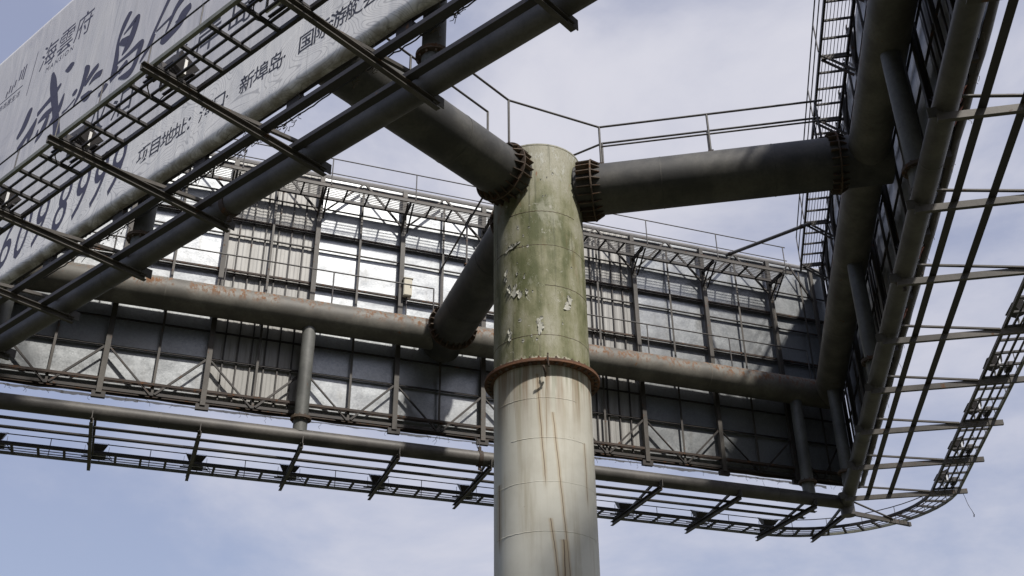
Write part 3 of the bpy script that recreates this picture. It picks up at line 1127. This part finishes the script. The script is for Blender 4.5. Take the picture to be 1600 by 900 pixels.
for o, t in zip(bbs, ('far billboard seen from behind, silver sheets on a steel truss', 'right billboard seen from inside, dark truss and sheets in shade', 'left billboard with a pale printed banner of dark Chinese lettering')):
    tag(o, t, 'billboard', 'billboards of the triangle')

# ------------------------------------------------------------------ print on the left banner
left = bbs[2]
for ch in left.children:
    if ch.name.startswith('banner'):
        ch.data = ch.data.copy()
        ch.data.materials.clear()
        ch.data.materials.append(MAT['banner_print'])
        tag(ch, 'pale grey banner printed with calligraphy and contour lines')
O_TX = O_BAN + 0.006


def lettering(name, text, x, z, size, mat, align='LEFT', shear=0.0, bold=0.0, sx=1.0, spacing=1.0, label=None):
    """flat print: reads towards -x because the banner faces away from the column"""
    cu = bpy.data.curves.new('print', 'FONT')
    cu.body = text
    cu.size = size
    cu.shear = shear
    cu.offset = bold
    cu.align_x = align
    cu.space_character = spacing
    cu.resolution_u = 3
    tmp = link(bpy.data.objects.new('print', cu))
    dg = bpy.context.evaluated_depsgraph_get()
    me = bpy.data.meshes.new_from_object(tmp.evaluated_get(dg))
    bpy.data.objects.remove(tmp)
    bpy.data.curves.remove(cu)
    for v in me.vertices:
        v.co = Vector((-v.co.x * sx, v.co.z, v.co.y))
    me.name = name
    me.materials.clear()
    me.materials.append(MAT[mat])
    o = part(name, me, mat, left, (x, O_TX, z))
    if label:
        o['label'] = label
    return o


STROKES = [[[4.21,15.37,0.161],[4.35,15.12,0.182],[4.45,14.73,0.101],[4.38,14.23,0.158],[4.36,13.72,0.195]],[[4.29,14.81,0.049],[4.09,14.91,0.119],[3.89,14.99,0.175],[3.92,14.66,0.232],[4.03,14.39,0.232],[4.18,14.22,0.047]],[[4.38,14.67,0.121],[4.08,14.53,0.234]],[[4.33,14.08,0.048],[3.92,14.1,0.096],[3.53,14.13,0.168],[3.54,13.88,0.167],[3.62,13.62,0.166],[3.78,13.53,0.187],[4.12,13.62,0.031]],[[4.33,13.87,0.176],[4.25,13.99,0.098]],[[4.17,13.78,0.174],[3.9,13.92,0.152]],[[4.4,13.67,0.031],[4.33,13.78,0.156],[4.14,13.78,0.039]],[[2.74,14.85,0.144],[2.9,14.55,0.108],[3.1,14.15,0.102],[3.23,13.83,0.102],[3.41,13.59,0.044]],[[2.27,14.49,0.205],[2.48,14.3,0.139],[2.63,13.95,0.07],[2.69,13.88,0.018]],[[3.03,14.11,0.036],[2.77,14.16,0.053],[2.52,14.21,0.069]],[[1.95,14.08,0.166],[2.15,13.99,0.284],[2.25,13.83,0.252],[2.46,13.73,0.205],[2.66,13.72,0.259],[2.81,13.74,0.07]],[[2.4,13.94,0.027],[2.22,13.95,0.101]],[[7.75,14.89,0.076],[7.79,14.79,0.2],[7.89,14.46,0.224],[8.09,14.23,0.126]],[[7.36,14.4,0.058],[7.43,14.2,0.202],[7.64,14.06,0.146],[7.89,13.82,0.221]],[[7.35,14.33,0.048],[7.45,14.06,0.193],[7.49,13.83,0.049]],[[7.15,15.5,0.074],[7.01,15.18,0.215],[6.83,14.78,0.235],[6.52,14.11,0.204],[6.32,13.66,0.221],[6.19,13.29,0.261]],[[6.58,14.89,0.093],[6.81,14.71,0.187],[7.1,14.6,0.143],[7.38,14.49,0.145]],[[6.32,14.48,0.055],[6.38,14.15,0.189],[6.52,13.96,0.181],[6.68,13.82,0.069]],[[6.7,14.28,0.139],[7.01,14.27,0.165],[7.23,14.2,0.048]],[[6.81,14.19,0.116],[6.9,13.89,0.195],[7.12,13.65,0.071]],[[7.14,13.99,0.047],[7.15,13.85,0.118]],[[6.55,15.21,0.024],[6.36,15.19,0.23],[6.2,15.21,0.069]],[[5.64,14.8,0.052],[5.53,14.61,0.216],[5.57,14.29,0.151],[5.63,14.05,0.129],[5.77,13.85,0.043]],[[5.06,14.51,0.125],[5.27,14.41,0.177],[5.47,14.2,0.107]],[[4.84,14.19,0.143],[5.1,14.22,0.146],[5.28,14.12,0.034]],[[5.76,14.04,0.061],[6.01,13.93,0.053],[6.21,13.91,0.063]],[[5.85,14.31,0.066],[5.84,14.24,0.183],[5.85,14.16,0.088]],[[5.1,13.87,0.049],[5.26,13.83,0.228],[5.52,13.94,0.026]],[[4.53,13.73,0.158],[4.61,13.64,0.139],[4.77,13.56,0.1]],[[3.1,14.08,0.144],[3.17,13.86,0.126],[3.41,13.59,0.055]]]


def brush(st):
    """one brush stroke: a smooth ribbon with round ends"""
    n = len(st)

    def cr(f):
        i = min(int(f), n - 2)
        t = f - i
        p = [st[max(0, min(n - 1, i + q))] for q in (-1, 0, 1, 2)]
        return [0.5 * (2 * p[1][c] + (p[2][c] - p[0][c]) * t + (2 * p[0][c] - 5 * p[1][c] + 4 * p[2][c] - p[3][c]) * t * t + (3 * p[1][c] - p[0][c] - 3 * p[2][c] + p[3][c]) * t ** 3) for c in range(3)]

    N_ = 8 * (n - 1)
    pts = [cr((n - 1) * i / N_ * 0.99999) for i in range(N_ + 1)]
    lft, rgt = [], []
    for i, (x, z, w) in enumerate(pts):
        a, b = pts[max(0, i - 1)], pts[min(N_, i + 1)]
        dx, dz = b[0] - a[0], b[1] - a[1]
        ln = math.hypot(dx, dz) or 1.0
        w = max(0.006, w) * 0.5 * 1.08
        if i == 0 or i == N_:
            w *= 0.45
        nx, nz = -dz / ln * w, dx / ln * w
        lft.append((x + nx, z + nz))
        rgt.append((x - nx, z - nz))
    m = MB()
    for (a, b), (c_, d) in zip(lft, rgt):
        m.v += [(a, 0, b), (c_, 0, d)]
    for i in range(N_):
        m.f.append((2 * i, 2 * i + 1, 2 * i + 3, 2 * i + 2))
        m.smooth.append(False)
    return m


for i, st in enumerate(STROKES):
    part('brush_stroke', brush(st), 'ink', left, (0, O_TX + 0.0011 * (i % 5), 0))
lettering('logo_lettering', '海雲府', 7.95, 15.98, 0.78, 'ink', bold=0.0, sx=0.9, label='three thin dark Chinese characters near the top of the banner')
lettering('logo_small_lettering', 'MANSION', 7.55, 15.72, 0.20, 'ink', spacing=1.35)
part('logo_rule', MB().box((8.22, O_TX, 16.1), (0.022, 0.002, 1.25)), 'ink', left)
for x, z0, z1 in ((8.66, 16.18, 16.62), (8.76, 16.24, 16.60), (8.86, 16.26, 16.56), (9.02, 16.16, 16.36), (9.12, 16.06, 16.26), (9.24, 16.10, 16.32), (9.34, 16.02, 16.2)):
    part('logo_mark', MB().box((x, O_TX, (z0 + z1) / 2), (0.05, 0.002, z1 - z0)), 'ink', left)
part('logo_rule', MB().box((9.15, O_TX, 15.96), (1.15, 0.002, 0.022)), 'ink', left)
lettering('logo_small_lettering', '城市岛居生活', 9.75, 15.70, 0.19, 'ink')
for ch_, x in (('双', 4.70), ('泊', 3.76), ('水', 2.14), ('岸', 1.22), ('岛', 0.34)):
    lettering('slogan_character', ch_, x + 0.36, 12.62, 0.76, 'ink_grey', bold=0.004)
for i, ch_ in enumerate('项目地址：海口·新埠岛·国际游艇会'):
    lettering('address_character', ch_, 2.80 - i * 0.345, 10.97, 0.38, 'ink_grey', bold=0.0035)
for ch_, x in zip('66098999', (7.78, 7.20, 6.60, 5.98, 5.22, 4.60, 4.02, 3.46)):
    lettering('phone_digit', ch_, x + 0.27, 10.72, 1.62, 'ink', shear=0.16, bold=0.006, sx=0.60)

# ------------------------------------------------------------------ rear catwalks along the top, inside the triangle
ct = thing('rear_catwalk', (0, 6.4, 16.5))
C0, C1, ZC = 6.26, 6.86, 16.59
part('inner_beam', MB().channel((-10.55, C0, ZC), (10.55, C0, ZC), 0.05, 0.085), 'post', ct)
part('inner_angle', MB().angle((-10.55, C0 - 0.005, ZC + 0.062), (10.55, C0 - 0.005, ZC + 0.062), 0.04, 0.03), 'rusty', ct)
part('outer_beam', MB().channel((-10.55, C1, ZC), (10.55, C1, ZC), 0.05, 0.08), 'dark', ct)
cx_me = MB().bar((0, C0 + 0.03, 0), (0, C1 - 0.025, 0), 0.04, 0.045).mesh('cross_bar')
for i in range(37):
    part('cross_bar', cx_me, 'dark', ct, ((i - 18) * step_, 0, ZC - 0.01))
for q in range(1, 8):
    y = C0 + (C1 - C0) * q / 8
    part('deck_rod', MB().bar((-10.5, y, ZC + 0.022), (10.5, y, ZC + 0.022), 0.012, 0.018), 'dark', ct)
for x in POSTS:
    for s in (-0.075, 0.075):
        part('knee_brace', MB().angle((x + s, O_POST - 0.07, 16.0), (x + s, C0 + 0.04, ZC - 0.045), 0.045, 0.045), 'dark', ct)
    part('bearer', MB().bar((x, O_POST - 0.06, ZC - 0.075), (x, C0 + 0.03, ZC - 0.075), 0.05, 0.06), 'dark', ct)
cp = MB().tube((0, 0, ZC + 0.03), (0, 0, 17.45), 0.016, 8).mesh('handrail_post')
for x in POSTS:
    part('handrail_post', cp, 'rail_tube', ct, (x + 0.12, C0 - 0.03, 0))
part('handrail', MB().tube((-10.1, C0 - 0.03, 17.45), (10.42, C0 - 0.03, 17.45), 0.016, 8), 'rail_tube', ct)
part('mid_rail', MB().tube((-10.1, C0 - 0.03, 16.98), (10.42, C0 - 0.03, 16.98), 0.014, 8), 'rail_tube', ct)
cts = [ct, copy_side(ct, 1), copy_side(ct, 2)]
for o, t in zip(cts, ('railed catwalk on knee braces along the top of the far billboard', 'ladder-like railed catwalk along the top of the right billboard', 'railed catwalk behind the top of the left billboard')):
    tag(o, t, 'catwalk', 'rear catwalks')

# ------------------------------------------------------------------ single small things
jb = thing('junction_box', (-0.99, 6.87, 14.02))
part('case', MB().box((-0.99, 6.86, 14.27), (0.22, 0.13, 0.50)), 'box', jb)
d_ = part('door', MB().box((-0.99, 6.787, 14.27), (0.19, 0.012, 0.46)), 'box', jb)
sub('latch', MB().box((-0.92, 6.776, 14.28), (0.02, 0.012, 0.05)), 'dark', d_)
part('hood', MB().box((-0.99, 6.85, 14.535), (0.26, 0.17, 0.018)), 'box', jb)
part('conduit', MB().tube((-0.99, 6.9, 13.2), (-0.99, 6.9, 14.02), 0.018, 8), 'rail_tube', jb)
tag(jb, 'small cream junction box on a post of the far billboard', 'box')

pa = Vector((8.21, 6.02, 16.62))
pb = Matrix.Rotation(R(-120), 3, 'Z') @ Vector((-7.75, 6.30, 16.40))
pole = thing('brace_pole', tuple(pa))
part('tube', MB().tube(pa, pb + (pb - pa) * 0.05, 0.05, 14), 'rail_tube', pole)
for p in (pa + (pb - pa) * 0.05, pa + (pb - pa) * 0.93):
    part('clamp', MB().tube(p - (pb - pa).normalized() * 0.04, p + (pb - pa).normalized() * 0.04, 0.062, 12), 'rusty', pole)
tag(pole, 'slanting pole bridging the far and right catwalks near their corner', 'pole')

# cables and dead creepers under the left billboard
lw = thing('hanging_cable', (0, 6.98, 10.3), 2)
rnd = random.Random(21)
pts = []
for i in range(120):
    x = -6.2 + i * 0.105
    pts.append((x, 6.80 + 0.01 * rnd.uniform(-1, 1), 10.36 - 0.03 * math.sin(math.pi * ((x / BAY) % 1.0)) + rnd.uniform(-0.012, 0.012)))
part('cable', MB().path(pts, 0.012, 5), 'cable', lw)
m = MB()
for x0 in (4.4, 3.9, 1.9, 1.2, 0.2, -0.7, -2.4, -4.0):
    for q in range(9):
        p = Vector((x0 + rnd.uniform(-0.35, 0.35), 6.80, 10.35))
        pp = [p]
        for i in range(rnd.randrange(3, 9)):
            p = p + Vector((rnd.uniform(-0.09, 0.09), rnd.uniform(-0.03, 0.03), rnd.uniform(-0.07, 0.045)))
            pp.append(p)
        m.path(pp, 0.006, 3)
o = part('creeper', m, 'tendril', lw)
tag(o, kind='stuff')
tag(lw, 'black cable with dead creepers under the left billboard', 'cable')

# a wire from the far billboard down to its gantry, and a loose string at the curved corner
hw = thing('hanging_wire', (0.93, 6.75, 10.4))
part('wire', MB().path([(0.93, 7.0, 10.42), (0.95, 6.9, 10.25), (0.92, 6.75, 10.05), (0.96, 6.6, 9.88), (0.93, 6.57, 9.5)], 0.012, 5), 'cable', hw)
part('wire', MB().path([(0.96, 7.0, 10.42), (1.0, 6.85, 10.2), (0.97, 6.7, 9.95), (0.94, 6.6, 9.86)], 0.008, 5), 'cable', hw)
tag(hw, 'thin black wires from the far billboard to the pipe just left of the column', 'wire')
ls = thing('loose_string', (-10.3, 9.3, 9.4), 1)
pp = [(-10.3 + 0.03 * math.sin(i), 9.30 + 0.02 * i, 9.45 - 0.075 * i) for i in range(9)]
part('string', MB().path(pp, 0.007, 4), 'cable', ls)
part('knot', MB().path([pp[-1], (pp[-1][0] + 0.04, pp[-1][1], pp[-1][2] - 0.05), (pp[-1][0] - 0.02, pp[-1][1], pp[-1][2] - 0.09)], 0.014, 5), 'cable', ls)
tag(ls, 'loose string dangling from the curved walkway corner', 'string')

# faded scraps caught behind the right billboard's lower edge
sp = thing('vinyl_scrap', (1.2, 7.05, 10.36), 1)
for q, (x, z) in enumerate(((4.6, 10.42), (4.2, 10.36), (0.2, 10.40), (-2.1, 10.38))):
    m = MB()
    n = 7
    for i in range(n + 1):
        f = i / n
        w = 0.07 * math.sin(math.pi * min(1, f * 0.9 + 0.1)) + 0.01
        for s in (-1, 1):
            m.v.append((x + f * 0.55 + rnd.uniform(-0.02, 0.02), 7.04 + 0.03 * s * rnd.uniform(0.3, 1), z - 0.09 * f * f + s * w))
    for i in range(n):
        m.f.append((2 * i, 2 * i + 1, 2 * i + 3, 2 * i + 2))
        m.smooth.append(True)
    part('strip', m, 'orange_scrap', sp)
tag(sp, 'faded orange vinyl strips caught under the right billboard', 'scrap')

for o in ROOTS:
    if '_base' in o:
        del o['_base']
